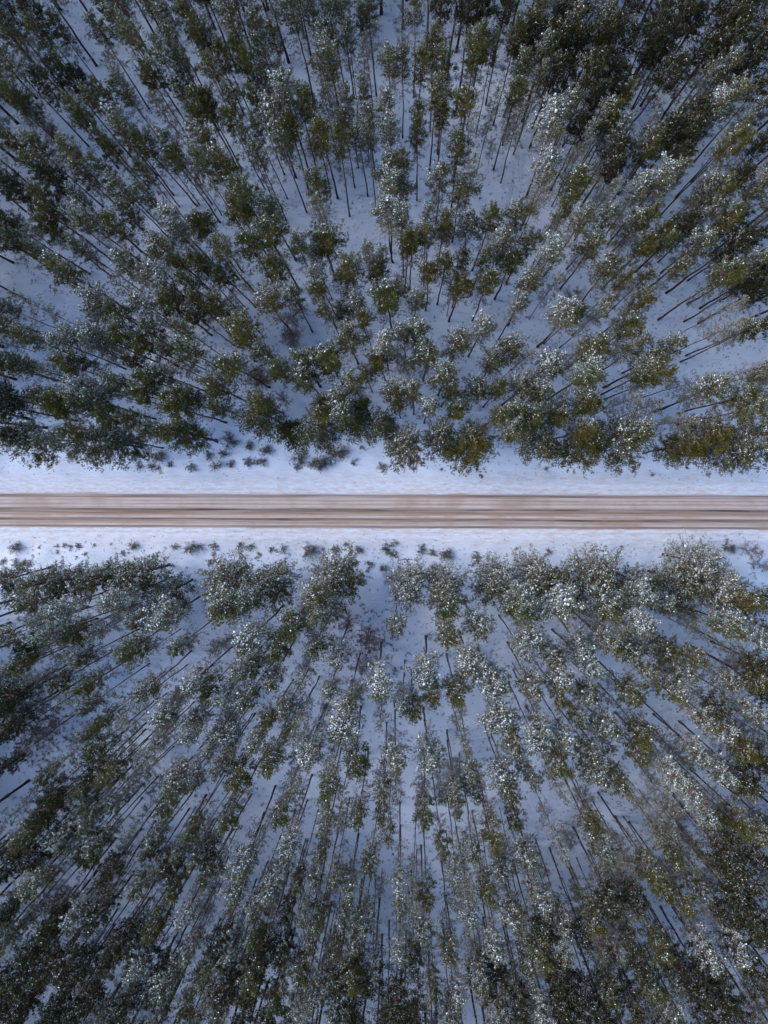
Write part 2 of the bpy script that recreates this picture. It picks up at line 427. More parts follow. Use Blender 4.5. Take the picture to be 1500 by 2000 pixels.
def bare_meshes(seed, h, spread, ntw, frost, mat, stems=1, trunk_r=0.07, droop=0.0, z0=0.25):
    """leafless tree or bush: stems, limbs and a haze of fine twigs"""
    rng = np.random.default_rng(seed)
    paths, limbs, tw, td = [], [], [], []
    for s in range(stems):
        lean = rng.normal(0, 0.05, 2) if stems == 1 else np.array([math.cos(s * 6.28 / stems + .4), math.sin(s * 6.28 / stems + .4)]) * rng.uniform(.25, .6)
        n = 8; u = np.linspace(0, 1, n); hh = h * (1 if stems == 1 else rng.uniform(.75, 1.0))
        P = np.column_stack([lean[0] * u * spread, lean[1] * u * spread, u * hh - 0.15])
        P[:, :2] += np.cumsum(rng.normal(0, 0.03 * spread, (n, 2)), 0) - 0
        P[:, :2] -= P[0, :2]
        paths.append((P, trunk_r * (1 - 0.85 * u)))
        nlb = max(6, int(26 / stems))
        for q in range(nlb):
            t = z0 + (1 - z0) * (q + rng.uniform(0, 1)) / nlb
            b0 = np.array([np.interp(t, u, P[:, a]) for a in range(3)])
            az = q * 2.4 + rng.normal(0, .4); L = spread * (0.45 + 0.75 * math.sin(math.pi * min(1, (t - z0) / (1 - z0) * .8 + .2))) * rng.uniform(.6, 1.1)
            hd = np.array([math.cos(az), math.sin(az), rng.uniform(.15, .9) - droop])
            m = 5; w = np.linspace(0, 1, m)[:, None]
            Q = b0 + unit(hd) * w * L + np.cumsum(rng.normal(0, .045 * L, (m, 3)), 0) * w - np.array([0, 0, droop * L * .5]) * w ** 2
            limbs.append((Q, trunk_r * .33 * (1 - .8 * w[:, 0])))
            k = max(4, ntw // (nlb * stems)); uu = rng.uniform(.15, 1, k)
            tw.append(np.column_stack([np.interp(uu, w[:, 0], Q[:, a]) for a in range(3)]) + rng.normal(0, .10 * L, (k, 3)))
            td.append(np.repeat(unit(hd)[None], k, 0))
    T = np.concatenate(tw); T[:, 2] = np.maximum(T[:, 2], 0.03); D = np.concatenate(td)
    nb = 4
    V, Fc = blades(rng, T, D, nb, 0.085 * spread + 0.20, 0.028 + 0.004 * spread, 1.1, 0.2)
    mi = (rng.uniform(0, 1, len(Fc)) < frost).astype(int)
    tv, tf = tubes(paths, 6); lv, lf = tubes(limbs, 3)
    return {'trunk': add_mesh("trunk", tv, tf, [M_GREYBARK], None, True),
            'branches': add_mesh("branches", lv, lf, [M_GREYBARK], None, True),
            'crown': add_mesh("twigs", V, Fc, [mat, M_TWIGFROST], mi)}

def bush_meshes(seed, h, spread, nt_, frost, snowp):
    """low evergreen bush: leafy sprays and a little snow"""
    rng = np.random.default_rng(seed)
    paths, C = [], []
    ns = 9
    for q in range(ns):
        az = q * 2.4 + rng.normal(0, .3); L = spread * rng.uniform(.45, 1.1)
        w = np.linspace(0, 1, 4)[:, None]
        hd = np.array([math.cos(az), math.sin(az), 0])
        P = hd * w * L + np.array([0, 0, 1]) * (h * rng.uniform(.5, 1) * np.sqrt(w)) - np.array([0, 0, .08])
        paths.append((P, 0.02 * (1 - .7 * w[:, 0])))
        k = nt_ // ns; uu = rng.uniform(.3, 1.0, k)
        C.append(np.column_stack([np.interp(uu, w[:, 0], P[:, a]) for a in range(3)]) + rng.normal(0, .13 * spread, (k, 3)) * np.array([1, 1, .6]))
    T = np.concatenate(C); T[:, 2] = np.maximum(T[:, 2], 0.05)
    D = unit(T * np.array([1, 1, .3]) + np.array([0, 0, .4 * spread]))
    V, Fc = blades(rng, T, D, 6, 0.20, 0.055, 1.0, .3)
    mi = (rng.uniform(0, 1, len(Fc)) < frost).astype(int)
    hit = rng.uniform(0, 1, len(T)) < snowp
    sv, sf = snow_caps(rng, T[hit] + np.array([0, 0, .06]), 0.07)
    lv, lf = tubes(paths, 3)
    return {'stems': add_mesh("stems", lv, lf, [M_GREYBARK], None, True),
            'leaves': add_mesh("leaves", V, Fc, [M_HEATH, M_FROST], mi),
            'snow': add_mesh("snow", sv, sf, [M_SNOWBIT])}

PROTO = {}
for ti, typ in enumerate('dgmw'):
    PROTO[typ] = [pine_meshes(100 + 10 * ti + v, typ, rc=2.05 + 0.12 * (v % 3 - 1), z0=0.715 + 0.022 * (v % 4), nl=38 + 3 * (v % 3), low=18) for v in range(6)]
PROTO['t'] = [pine_meshes(180 + v, 't', rc=2.0, z0=0.68, nl=24, low=22, cl_tufts=5, trunk_r=0.13) for v in range(4)]
# broad trees along the open verge: low limbs reach out over the snow
PROTO['U'] = [pine_meshes(200 + v, 'gmm'[v % 3], h=22, rc=2.9, z0=0.42, nl=78, low=14, edge=-1.0, trunk_r=0.22) for v in range(4)]
PROTO['L'] = [pine_meshes(220 + v, 'mwm'[v % 3], h=20, rc=3.3, z0=0.36, nl=76, low=10, edge=0.3, trunk_r=0.22) for v in range(4)]
PROTO['S'] = [pine_meshes(240, 'g', h=13, rc=2.5, z0=0.12, nl=80, low=4, cone=True, trunk_r=0.16)]
PROTO['b'] = [bare_meshes(260 + v, 11, 2.6, 900, 0.22, M_TWIGBROWN, trunk_r=0.10) for v in range(3)]
PROTO['f'] = [bare_meshes(270 + v, 13, 2.2, 1000, 0.55, M_TWIGGREY, trunk_r=0.09) for v in range(4)]
PROTO['s'] = [bush_meshes(300 + v, 0.45 + .08 * v, 1.0, 125, 0.42, 0.16) for v in range(4)]
PROTO['q'] = [bare_meshes(320 + v, 0.9, 1.0, 360, 0.45, M_TWIGGREY, stems=5, trunk_r=0.016, z0=.15) for v in range(3)]

# height of the middle of the crown (m) and crown radius seen in the photograph (m) of each prototype at scale 1
HC = {k: 22.0 for k in 'dgmw'}; HC['t'] = 20.5; HC['U'] = 15.0; HC['L'] = 13.0; HC['S'] = 6.0; HC['b'] = 6.5; HC['f'] = 8.0; HC['s'] = .3; HC['q'] = .5
RC = {k: 2.3 for k in 'dgmwt'}; RC['U'] = 3.25; RC['L'] = 3.35; RC['S'] = 2.4; RC['b'] = 2.4; RC['f'] = 2.1; RC['s'] = 1.0; RC['q'] = 1.0

# ------------------------------------------------------------------ where the crowns stand in the photograph: x y radius (photo pixels) and look
CROWNS = """
5 24 30 d;72 40 28 d;120 60 22 g;195 62 26 m;238 55 24 m;205 12 25 m;235 6 22 m;300 12 26 m;330 38 22 w;350 8 22 w;372 48 26 g;392 80 20 g;262 78 24 m;342 90 20 m;318 115 24 m;358 130 22 m;20 65 28 m;18 122 28 m;78 68 22 m
127 152 32 d;158 160 24 d;92 172 30 d;232 150 24 t;245 172 26 m;295 155 28 g;357 180 26 w;395 200 28 g;14 185 24 m;40 200 22 g;62 213 20 g;187 205 22 m;208 188 18 g;160 228 24 g;170 245 20 m;238 245 26 w;320 222 26 t;388 238 20 g;210 285 26 g;246 265 22 m;282 285 26 g;310 288 26 t
37 285 30 g;75 296 28 m;142 302 30 m;165 340 26 m;72 335 24 g;107 350 34 d;203 332 22 g;283 340 20 g;347 315 28 g;330 280 22 w;385 270 24 w;16 358 34 d;44 377 24 d;240 375 26 m;285 382 22 m;102 392 24 g;160 390 20 w;395 325 22 m
450 24 28 m;496 16 22 m;504 64 26 m;535 78 26 m;461 77 20 m;510 112 22 m;576 27 30 m;606 25 20 m;645 12 24 m;672 22 28 m;720 18 26 m;708 44 18 m;411 78 24 m;437 115 24 g;469 117 22 g;490 137 18 g;413 145 24 m;637 72 30 w;640 125 32 m;682 78 20 m;710 110 20 t
518 160 24 m;555 162 26 t;557 186 28 w;535 226 32 w;587 208 24 m;605 213 22 g;453 197 22 m;499 203 22 g;408 208 28 g;451 243 20 g;504 259 18 m;480 267 16 w;565 256 28 g;549 277 24 m;637 208 22 t;677 197 20 w;710 182 18 w;752 214 22 w;675 240 20 m;720 235 26 w;760 128 28 m;785 125 22 m;768 259 24 w
627 270 32 g;664 288 24 g;699 270 22 m;722 270 20 m;507 312 22 m;440 328 38 g;410 282 26 m;478 385 30 g;622 372 28 g;763 330 28 m;788 325 20 g;757 375 28 w;783 372 20 m
808 18 22 m;862 15 28 d;917 20 36 d;947 16 24 d;986 16 24 d;1048 32 30 m;1082 40 20 m;848 96 22 g;925 105 30 g;940 85 22 m;1005 77 26 g;1120 48 30 m;1098 90 28 d;1178 35 30 w;820 132 24 g;864 138 28 g;960 98 18 m;1064 104 24 m;1175 78 28 d;1018 127 24 m;1056 155 14 m;1147 150 34 d;1178 128 24 d
853 190 26 m;907 210 30 g;864 228 22 g;815 235 18 g;1005 190 24 g;960 213 24 t;1008 240 28 t;816 265 20 g;1083 238 36 w;1115 205 28 m;1180 240 28 m;896 292 26 g;920 265 18 t;858 354 28 m;920 340 22 t;900 376 26 m;1072 328 28 w;1120 362 36 g;1060 372 26 t;1140 280 26 t;962 293 13 f
1233 16 28 d;1190 70 28 d;1222 88 28 d;1284 72 32 d;1270 108 30 d;1327 38 32 d;1302 100 22 d;1420 22 36 d;1407 68 34 d;1447 45 30 d;1484 60 28 m;1425 90 30 d;1473 100 30 d;1412 144 30 m;1220 192 24 g;1193 232 28 g;1388 165 26 w;1356 172 20 t;1393 220 34 w;1423 200 26 m;1484 175 28 d;1473 227 24 m
1268 288 32 g;1420 288 28 g;1436 256 22 w;1484 283 28 d;1212 255 26 w;1262 252 16 t;1287 355 32 w;1320 342 22 m;1249 373 26 w;1380 365 28 m;1401 381 24 g;1193 320 22 f;1188 382 24 t;1415 325 22 t;1473 373 26 m
107 421 28 g;101 451 28 g;176 440 30 m;229 445 26 g;21 435 32 d;16 472 30 d;42 475 22 m;83 499 20 m;165 488 20 m;128 530 36 g;153 555 22 t;253 416 24 m;339 432 30 w;352 456 22 w;392 448 26 g;253 512 30 m;320 488 30 m;352 517 22 g;309 533 28 w;387 520 20 g;371 555 22 g;243 563 22 t;293 565 18 t
197 592 28 w;197 618 20 w;237 616 24 g;280 597 26 w;333 597 30 g;331 571 22 w;387 597 24 g;67 597 22 t;21 605 20 m;13 635 26 m;59 659 26 m;245 656 28 g;285 672 30 g;299 640 22 m;360 640 18 m;387 624 18 g;125 675 26 w;157 659 24 w;197 659 26 w;197 683 24 t;373 688 28 g;328 688 16 m
16 707 32 d;48 712 26 m;144 715 26 g;171 712 20 w;117 728 22 t;267 709 18 g;293 741 22 g;320 731 24 m;232 749 26 m;184 757 16 w;285 773 26 g;347 779 28 g;381 779 22 g;13 773 36 d;99 773 24 g;120 787 26 g;160 779 30 m;192 781 24 m
467 413 30 g;528 419 30 m;627 420 26 t;405 440 26 g;491 480 32 g;533 467 30 g;437 493 22 m;589 483 22 m;635 480 34 g;619 509 20 t;757 421 28 w;781 437 24 w;795 480 22 g;720 499 18 w;747 507 16 w;683 531 28 g;736 533 22 g;437 539 24 g;403 520 18 g;539 531 28 g;621 544 20 w
528 595 30 m;576 584 22 m;624 576 22 g;424 600 24 g;464 603 20 t;699 600 22 w;667 613 20 m;640 613 16 m;757 587 32 g;472 648 34 g;680 659 26 m;712 629 16 g;749 672 24 w;571 658 20 b;517 691 20 m;461 720 30 g;549 725 24 g;597 715 32 g;595 741 26 m;645 707 30 g;739 709 22 g;715 731 16 m;789 656 22 m;688 749 22 m
424 757 30 g;517 741 22 b;768 768 24 m;664 776 26 m;707 789 18 g;507 792 26 g;629 789 20 g;795 760 16 m
837 429 18 w;864 445 22 g;829 467 22 m;912 440 26 w;955 437 26 g;1008 427 26 m;1101 413 20 g;1133 432 26 m;1184 427 24 m;981 475 24 m;1027 480 22 m;1077 501 28 w;805 480 20 g;869 520 22 g;901 515 16 d;947 507 20 m;995 517 28 g;835 539 22 g;1032 555 26 m;1155 483 28 m;1187 525 28 g
901 563 26 g;949 557 26 g;813 597 22 m;1013 597 20 w;1080 560 18 t;1104 611 32 w;1125 613 18 g;1168 611 16 w;944 645 24 w;893 672 26 m;995 680 28 m;960 707 24 m;816 653 26 m;832 696 30 m;867 733 26 m;1072 712 28 w;1157 683 34 g;1141 736 32 m;928 760 26 m;971 760 20 g;883 763 20 g;1016 757 28 m;1056 771 24 m;805 765 22 m;840 797 22 w;1088 789 20 t;1144 787 28 g;890 803 20 g
1244 435 28 m;1262 426 20 g;1287 456 18 g;1257 483 26 g;1300 475 22 g;1367 480 32 m;1420 432 28 g;1393 411 24 m;1215 549 16 g;1255 549 18 g;1324 536 20 g;1415 539 30 g;1479 512 28 m;1481 565 32 d;1252 587 24 g;1185 592 16 m;1223 640 28 g;1420 605 20 t;1425 640 22 t;1460 645 24 m;1481 635 24 d
1241 675 22 m;1313 675 24 m;1271 715 32 g;1252 736 26 m;1287 731 22 g;1393 755 32 m;1353 747 22 t;1447 779 30 g;1479 733 20 m;1225 784 20 t
17 800 34 d;127 800 30 g;213 820 28 g;165 793 20 m;263 823 22 g;350 800 28 g;430 800 20 g;73 858 36 U;33 853 24 d;153 845 24 g;205 862 38 U;337 843 24 g;375 850 28 U;100 862 20 m;255 862 26 U;300 843 22 m;520 812 34 U;570 843 30 S;630 838 32 U;633 807 22 g;672 807 26 m;700 822 30 U;747 825 30 U;793 867 34 U;777 787 16 g;860 850 30 U;920 866 42 U
995 838 28 m;975 812 22 g;1005 800 22 m;1040 817 28 g;1087 817 24 g;1153 793 20 g;1053 855 34 U;1140 837 24 g;1215 850 46 U;1247 848 24 g;1135 868 38 U;1370 850 40 U;1330 872 28 U;1333 823 24 t;1477 850 42 U;1432 880 30 U;1460 800 30 g
13 1133 34 L;93 1137 38 L;140 1130 30 L;197 1127 34 L;273 1122 44 L;333 1157 36 L;443 1133 44 L;533 1133 42 L;657 1127 46 L;617 1160 30 m;763 1136 28 f;800 1140 36 L;867 1143 36 L;850 1120 22 f;960 1133 40 L;1040 1130 44 L;1093 1150 36 L;1160 1120 44 L;1240 1135 30 L;1360 1098 36 L;1320 1133 42 L;1390 1140 42 L;1440 1165 36 L;1490 1107 16 f;1470 1075 18 b
67 1174 30 m;24 1238 30 m;128 1185 28 w;99 1238 24 w;152 1230 30 g;227 1169 28 w;275 1211 22 m;325 1206 34 w;261 1265 32 g;357 1257 22 m;59 1291 24 g;171 1281 24 m;29 1353 34 d;128 1326 26 g;181 1331 26 g;8 1321 24 w;184 1371 22 m;293 1337 26 m;267 1374 26 t;331 1385 28 w;384 1331 28 w;213 1398 18 g;384 1390 22 w;381 1427 26 w;187 1422 18 m;195 1454 26 g
5 1443 20 d;29 1481 24 d;139 1475 18 t;221 1505 30 g;347 1518 36 m;299 1465 26 t;176 1531 26 g;107 1539 26 d;387 1507 20 m;101 1505 16 g;100 1420 24 b;60 1440 20 b;100 1200 22 t;205 1225 24 t
435 1182 38 m;488 1166 30 m;493 1243 32 w;576 1214 30 g;627 1193 26 m;544 1262 28 g;616 1257 24 m;664 1278 24 w;776 1214 20 m;504 1294 20 g;475 1302 26 m;536 1318 24 m;597 1310 28 t;443 1355 24 w;485 1358 26 m;411 1342 22 g;645 1342 22 w;683 1361 20 m;741 1331 34 w;789 1363 20 w;525 1398 24 g;560 1379 22 m;587 1403 28 t;571 1419 16 g;425 1265 24 f;680 1212 20 b;722 1245 24 b;712 1300 20 b
453 1427 26 w;504 1441 22 m;669 1406 36 w;744 1390 20 t;629 1409 20 t;608 1465 34 w;533 1473 26 g;773 1470 30 m;696 1481 30 g;469 1507 34 g;432 1486 24 m;645 1526 26 g;744 1523 22 m;571 1534 22 t;416 1451 20 w;773 1531 20 t;648 1473 20 t
872 1187 28 g;872 1233 26 g;931 1217 30 m;1013 1179 36 m;1088 1171 38 w;1179 1177 38 m;837 1310 30 w;843 1350 22 g;888 1342 26 g;915 1289 32 w;965 1331 34 w;1035 1241 28 w;1019 1265 20 w;1077 1275 24 m;1131 1257 28 w;1181 1249 26 m;1035 1331 26 m;1088 1323 34 w;1083 1353 22 g;1144 1347 26 m;1147 1294 26 w;976 1398 36 w;1056 1403 20 w;1040 1433 26 w;1000 1449 22 m
805 1377 24 g;1096 1425 24 w;1123 1395 20 m;1179 1411 28 m;840 1473 34 w;920 1486 20 m;971 1497 32 w;1083 1481 32 g;1032 1505 20 m;1144 1457 26 m;1157 1499 34 m;923 1526 26 m;992 1531 24 g;888 1532 20 m;1088 1529 20 t
1249 1163 26 w;1244 1209 26 w;1292 1179 24 m;1199 1209 20 t;1401 1214 32 m;1452 1171 28 g;1476 1241 30 w;1292 1265 32 g;1340 1273 24 g;1215 1267 28 m;1249 1299 22 m;1329 1307 22 m;1305 1337 30 m;1412 1321 26 m;1465 1321 30 g;1225 1345 32 g;1367 1398 30 m;1455 1377 26 w;1244 1419 28 g;1241 1462 26 g;1409 1419 32 w;1439 1457 34 g;1356 1465 26 w;1201 1515 28 g;1308 1505 28 w;1399 1502 30 w;1473 1483 30 d;1337 1531 28 w;1262 1505 18 f;1447 1529 26 w;1340 1200 24 f
93 1571 30 d;53 1622 28 m;8 1657 28 d;176 1561 18 g;235 1563 20 m;181 1595 24 m;331 1566 26 g;131 1630 24 w;195 1643 26 m;187 1670 20 g;307 1630 24 m;379 1611 22 g;355 1651 16 m;389 1665 22 m;77 1710 34 m;43 1747 26 d;213 1697 28 d;275 1721 26 m;347 1726 24 g;309 1699 24 t;203 1761 36 d;160 1774 26 w;307 1798 28 g;368 1777 26 w;77 1841 36 d;240 1822 28 d;144 1870 38 d;280 1867 26 w;376 1843 22 m;331 1905 34 m
184 1934 34 d;16 1891 22 d;67 1937 30 d;235 1958 28 d;368 1950 26 g;315 1971 26 m;37 1982 28 d;149 1982 28 d;392 1897 22 g;5 1803 24 m;27 1825 22 m;130 1760 20 b
453 1585 28 g;552 1577 26 g;635 1587 22 m;699 1582 26 g;744 1569 18 g;757 1609 20 m;416 1691 24 g;411 1649 22 d;480 1667 30 w;461 1721 30 w;571 1635 26 w;635 1643 20 g;560 1683 22 w;531 1721 24 w;587 1705 20 g;619 1699 20 m;656 1694 18 m;725 1670 24 g;688 1715 24 m;781 1710 24 w;560 1769 20 d;627 1779 26 g;504 1755 22 m;501 1806 24 g;597 1771 16 m;675 1774 22 m;715 1785 26 m;784 1747 22 m
661 1835 22 g;608 1822 20 m;696 1827 24 m;461 1838 24 w;592 1875 28 g;496 1889 30 g;443 1883 24 m;408 1889 24 g;691 1891 28 g;781 1838 22 w;541 1931 26 g;613 1934 26 m;773 1939 34 d;480 1977 30 d;432 1982 24 m;592 1977 26 w;651 1966 24 m;688 1990 22 g;789 1982 32 d;730 1860 22 t;560 1880 20 t
829 1574 24 g;888 1558 16 g;859 1638 20 g;960 1611 26 g;920 1641 24 m;997 1582 22 g;1152 1598 30 g;1168 1649 28 m;1027 1654 30 m;1083 1630 26 t;888 1675 22 w;971 1678 24 m;832 1729 24 g;947 1715 24 g;912 1755 26 w;827 1795 28 m;997 1771 34 m;875 1827 28 g;1056 1742 28 w;1096 1790 24 m;1152 1779 32 g;960 1825 26 w;1048 1838 30 g;1093 1833 24 m;808 1857 24 d;933 1891 26 m;981 1894 20 g;893 1910 28 w;843 1907 18 g;1032 1883 22 m
1088 1934 30 d;971 1958 28 m;880 1966 28 m;1053 1955 26 w;1147 1929 28 d;1133 1969 28 d;1179 1915 24 g;815 1966 26 d
1431 1595 28 g;1367 1577 26 w;1473 1619 30 m;1308 1662 28 g;1415 1673 34 d;1473 1662 30 d;1260 1689 30 g;1287 1721 28 g;1327 1747 26 g;1361 1731 26 m;1447 1715 36 d;1220 1753 34 t;1205 1735 26 f;1447 1769 34 d;1284 1838 34 g;1265 1902 34 g;1193 1851 26 b;1380 1851 30 w;1436 1843 32 w;1481 1910 34 d;1308 1897 26 m;1356 1913 30 d;1407 1923 34 d;1175 1974 30 d;1313 1971 28 m;1380 1977 34 d;1447 1982 30 d;1252 1982 24 b;1220 1817 20 d;1487 1817 30 d;1290 1600 24 t
"""
SHRUBS = """
32 1069 13 q;30 1098 10 s;52 1102 11 s;5 1097 9 s;110 1067 5 s;125 1066 6 s;136 1069 6 s;151 1068 8 s;110 1078 5 s;165 1081 5 s;148 1089 4 s;182 1065 4 s;236 1081 7 s;259 1066 9 q;340 1067 8 s;370 1071 12 q;386 1069 11 s;416 1066 11 s;416 1083 6 s;408 1098 9 s;470 1066 11 s;488 1068 9 s;75 1069 4 s;215 1063 3 s
530 1074 9 s;552 1074 10 s;503 1086 8 s;604 1077 16 q;652 1074 12 s;674 1065 6 s;700 1075 9 q;756 1070 17 s;768 1084 10 s;822 1072 12 s;722 1105 11 s;748 1110 9 q;845 1080 8 q;872 1083 14 q;933 1088 13 s;922 1104 6 s;1072 1080 9 s;1009 1072 4 s;1419 1068 12 s;1432 1073 9 q;1215 1069 4 s;630 1074 5 s
141 891 11 q;450 864 16 q;487 872 10 q;436 887 9 q;312 893 16 q;332 908 8 s;372 911 12 s;408 890 9 q;421 910 13 s;448 906 8 q;485 905 13 s;512 903 9 q;295 913 8 q;309 916 8 s;500 905 7 s;262 891 9 q;270 912 7 q
522 880 13 q;585 895 15 q;580 914 10 s;612 908 10 q;645 892 22 s;628 905 16 q;668 886 14 q;690 903 8 s;745 914 12 s;707 874 6 s;783 909 6 s;1070 916 6 s;1081 906 4 s;1278 927 5 s;1236 903 5 s;1168 906 4 s;862 916 4 s
"""
# openings in the forest (photograph pixels: x, y, radius)
CLEAR = [(700, 455, 60), (1000, 350, 60), (1005, 400, 35), (1310, 190, 55), (620, 390, 40), (130, 590, 75), (1380, 690, 75), (1290, 640, 50), (1070, 670, 35), (330, 660, 20), (380, 740, 25), (820, 1210, 45), (720, 1250, 55),
         (400, 1225, 45), (100, 1420, 70), (1280, 1430, 50), (990, 1240, 35), (970, 1300, 25), (1075, 1560, 45), (1320, 1810, 35), (420, 1790, 30), (1215, 1560, 30), (300, 1580, 30), (160, 40, 40), (240, 130, 25)]

# ------------------------------------------------------------------ build
prng = np.random.default_rng(77)
FIRST = {}                     # (kind, variant) -> root of the first tree built from it
NAMES = {'d': 'pine_tree', 'g': 'pine_tree', 'm': 'pine_tree', 'w': 'pine_tree', 't': 'slender_pine', 'U': 'verge_pine', 'L': 'verge_pine', 'S': 'spruce_tree',
         'b': 'bare_tree', 'f': 'frosted_bare_tree', 's': 'evergreen_bush', 'q': 'twiggy_bush'}

def build(kind, var, loc, rotz, scl, lean=(0, 0)):
    key = (kind, var)
    if key not in FIRST:
        root = obj(NAMES[kind], None)
        for part, me in PROTO[kind][var].items():
            po = obj(part, me, root)
            if part != 'trunk': po['kind'] = 'stuff'
        FIRST[key] = root
    else:
        root = copy_tree(FIRST[key])
        root.name = NAMES[kind]
    root.location = loc; root.rotation_euler = (lean[0], lean[1], rotz); root.scale = scl
    for k in ('label', 'category', 'group'):
        if k in root: del root[k]
    return root

def place(px, py, rpx, kind):
    """crown seen at pixel (px, py) with radius rpx -> base point, scale, lean"""
    hz = prng.normal(1.0, 0.055)
    hz = float(np.clip(hz, .86, 1.12))
    if kind in 'Sbf': hz = float(np.clip(rpx / 26, .6, 1.3)) * prng.uniform(.9, 1.1)
    hc = HC[kind] * hz
    C = at(px, py, hc)
    s = rpx * MPP * (H - hc) / H / RC[kind]
    if kind in 'dgmwt': s *= float(np.interp(math.hypot(px - NX, py - NY), [250, 850], [1.08, 0.88]))   # more room and light near the road: fuller crowns
    s = float(np.clip(s, .5, 1.7))
    lean = prng.normal(0, 0.014, 2)
    bx, by = C[0] - hc * lean[1], C[1] + hc * lean[0]
    return (bx, by, float(ground_z(bx, by))), (s, s, hz), lean

side_of = lambda y: 'track' if y > ROAD_C else 'far'
SIDE = {'track': "of the track-side forest", 'far': "of the trackless forest"}
SIDEF = {'track': "track-side forest", 'far': "trackless forest"}
LOOK = {'d': "dark barely-snowed pine", 'g': "half-snowed green pine", 'm': "snow-speckled grey-green pine",
        'w': "snow-whitened pine", 't': "slender frosted pine", 'U': "broad low-branched pine", 'L': "broad snow-speckled pine",
        'S': "dark conical spruce", 'b': "reddish-brown leafless tree", 'f': "frosted leafless tree"}
NEXT = {'d': "dark", 'g': "green", 'm': "grey-green", 'w': "white", 't': "slender", 'U': "broad", 'L': "broad", 'S': "conical", 'b': "reddish", 'f': "leafless"}
CAT = {'d': 'pine', 'g': 'pine', 'm': 'pine', 'w': 'pine', 't': 'pine', 'U': 'pine', 'L': 'pine', 'S': 'spruce', 'b': 'tree', 'f': 'tree'}
made = []
def label_all():
    """look, two nearest neighbours and place of every single tree"""
    XY = np.array([(o.location.x, o.location.y) for o, _, _ in made])
    CL = np.array([[*at(cx, cy)[:2], cr * MPP] for cx, cy, cr in CLEAR])
    track = at(1006, 355)[:2]
    for k, (o, kind, s) in enumerate(made):
        d = np.hypot(*(XY - XY[k]).T); d[k] = 1e9
        n1_, n2_ = (int(q) for q in np.argsort(d)[:2]); sd = side_of(XY[k][1])
        size = ''
        if kind in 'dgmw': size = "wide " if s > 0.98 else ("narrow " if s < .74 else "")
        elif kind in 'tf': size = "short " if o.scale.z < .78 else ("tall " if o.scale.z > .95 else "")
        dr = abs(XY[k][1] - ROAD_C)
        dc = np.min(np.hypot(*(CL[:, :2] - XY[k]).T) - CL[:, 2])
        if np.hypot(*(XY[k] - track)) < 11: where = "by the forest track"
        elif dr < 15: where = f"at the edge {SIDE[sd]}"
        elif dc < 1.5: where = f"by an opening in the {SIDEF[sd]}"
        elif dr < 35: where = f"in the {SIDEF[sd]} near the road"
        else: where = f"deep in the {SIDEF[sd]}"
        a_, b_ = NEXT[made[n1_][1]], NEXT[made[n2_][1]]
        nb = f"between two {a_} trees" if a_ == b_ else f"between {min(a_, b_)} and {max(a_, b_)} trees"
        lab = f"{size}{LOOK[kind]} {nb}, {where}"
        tag(o, lab, CAT[kind], lab)

trees = []
for ln in CROWNS.strip().splitlines():
    for it in ln.split(';'):
        it = it.split()
        if len(it) == 4: trees.append((float(it[0]), float(it[1]), float(it[2]), it[3]))
forest = [t for t in trees if t[3] in 'dgmw']
rest = [t for t in trees if t[3] not in 'dgmw']
order = sorted(range(len(forest)), key=lambda k: -forest[k][2] - 0.0001 * k)
LIMIT = 300
single = set(order[:LIMIT])
pts = []                       # stuff pines: location, scale, rotation, kind, variant
for k, (px, py, rp, kd) in enumerate(forest):
    loc, scl, lean = place(px, py, rp, kd)
    var = int(prng.integers(len(PROTO[kd]))); rz = prng.uniform(-0.55, 0.55)
    if k in single:
        o = build(kd, var, loc, rz, scl, lean)
        made.append((o, kd, scl[0]))
    else:
        pts.append((loc, scl, (lean[0], lean[1], rz), kd, var))
for px, py, rp, kd in rest:
    loc, scl, lean = place(px, py, rp, kd)
    var = int(prng.integers(len(PROTO[kd])))
    rz = prng.uniform(-0.35, 0.35) if kd in 'ULtS' else prng.uniform(0, 6.28)
    o = build(kd, var, loc, rz, scl, lean)
    made.append((o, kd, scl[0]))

# slender pines and frosted leafless saplings that fill the stand between the larger crowns
srng = np.random.default_rng(31)
def clear_px(x, y, k=1.0):
    return any((x - cx) ** 2 + (y - cy) ** 2 < (cr * k) ** 2 for cx, cy, cr in CLEAR)
def infill(kd, n, low_share, r0, r1):
    k_ = 0
    while k_ < n:
        px, py = srng.uniform(0, 1500), (srng.uniform(0, 800) if srng.uniform() > low_share else srng.uniform(1190, 2000))
        if srng.uniform() > 0.35 + 0.65 * min(1, math.hypot(px - 750, py - 1000) / 900): continue      # more infill towards the frame corners, added to darken them
        hz = srng.uniform(.72, 1.0) if kd == 't' else srng.uniform(.4, 1.0)
        hc = HC[kd] * hz
        C = at(px, py, hc); rp = srng.uniform(r0, r1)
        d = R3n.T @ np.array([C[0], C[1], -H])
        if clear_px(750 - F * d[0] / d[2], 1000 + F * d[1] / d[2], .95) or clear_px(px, py, .8): continue
        if abs(C[1] - ROAD_C) < 11: continue
        s_ = rp * MPP * (H - hc) / H / RC[kd]
        o = build(kd, int(srng.integers(len(PROTO[kd]))), (C[0], C[1], float(ground_z(C[0], C[1]))), srng.uniform(-.5, .5) if kd == 't' else srng.uniform(0, 6.28), (s_, s_, hz), srng.normal(0, .015, 2))
        made.append((o, kd, s_)); k_ += 1
infill('t', 160, .82, 15, 24)
infill('f', 120, .65, 14, 26)
label_all()

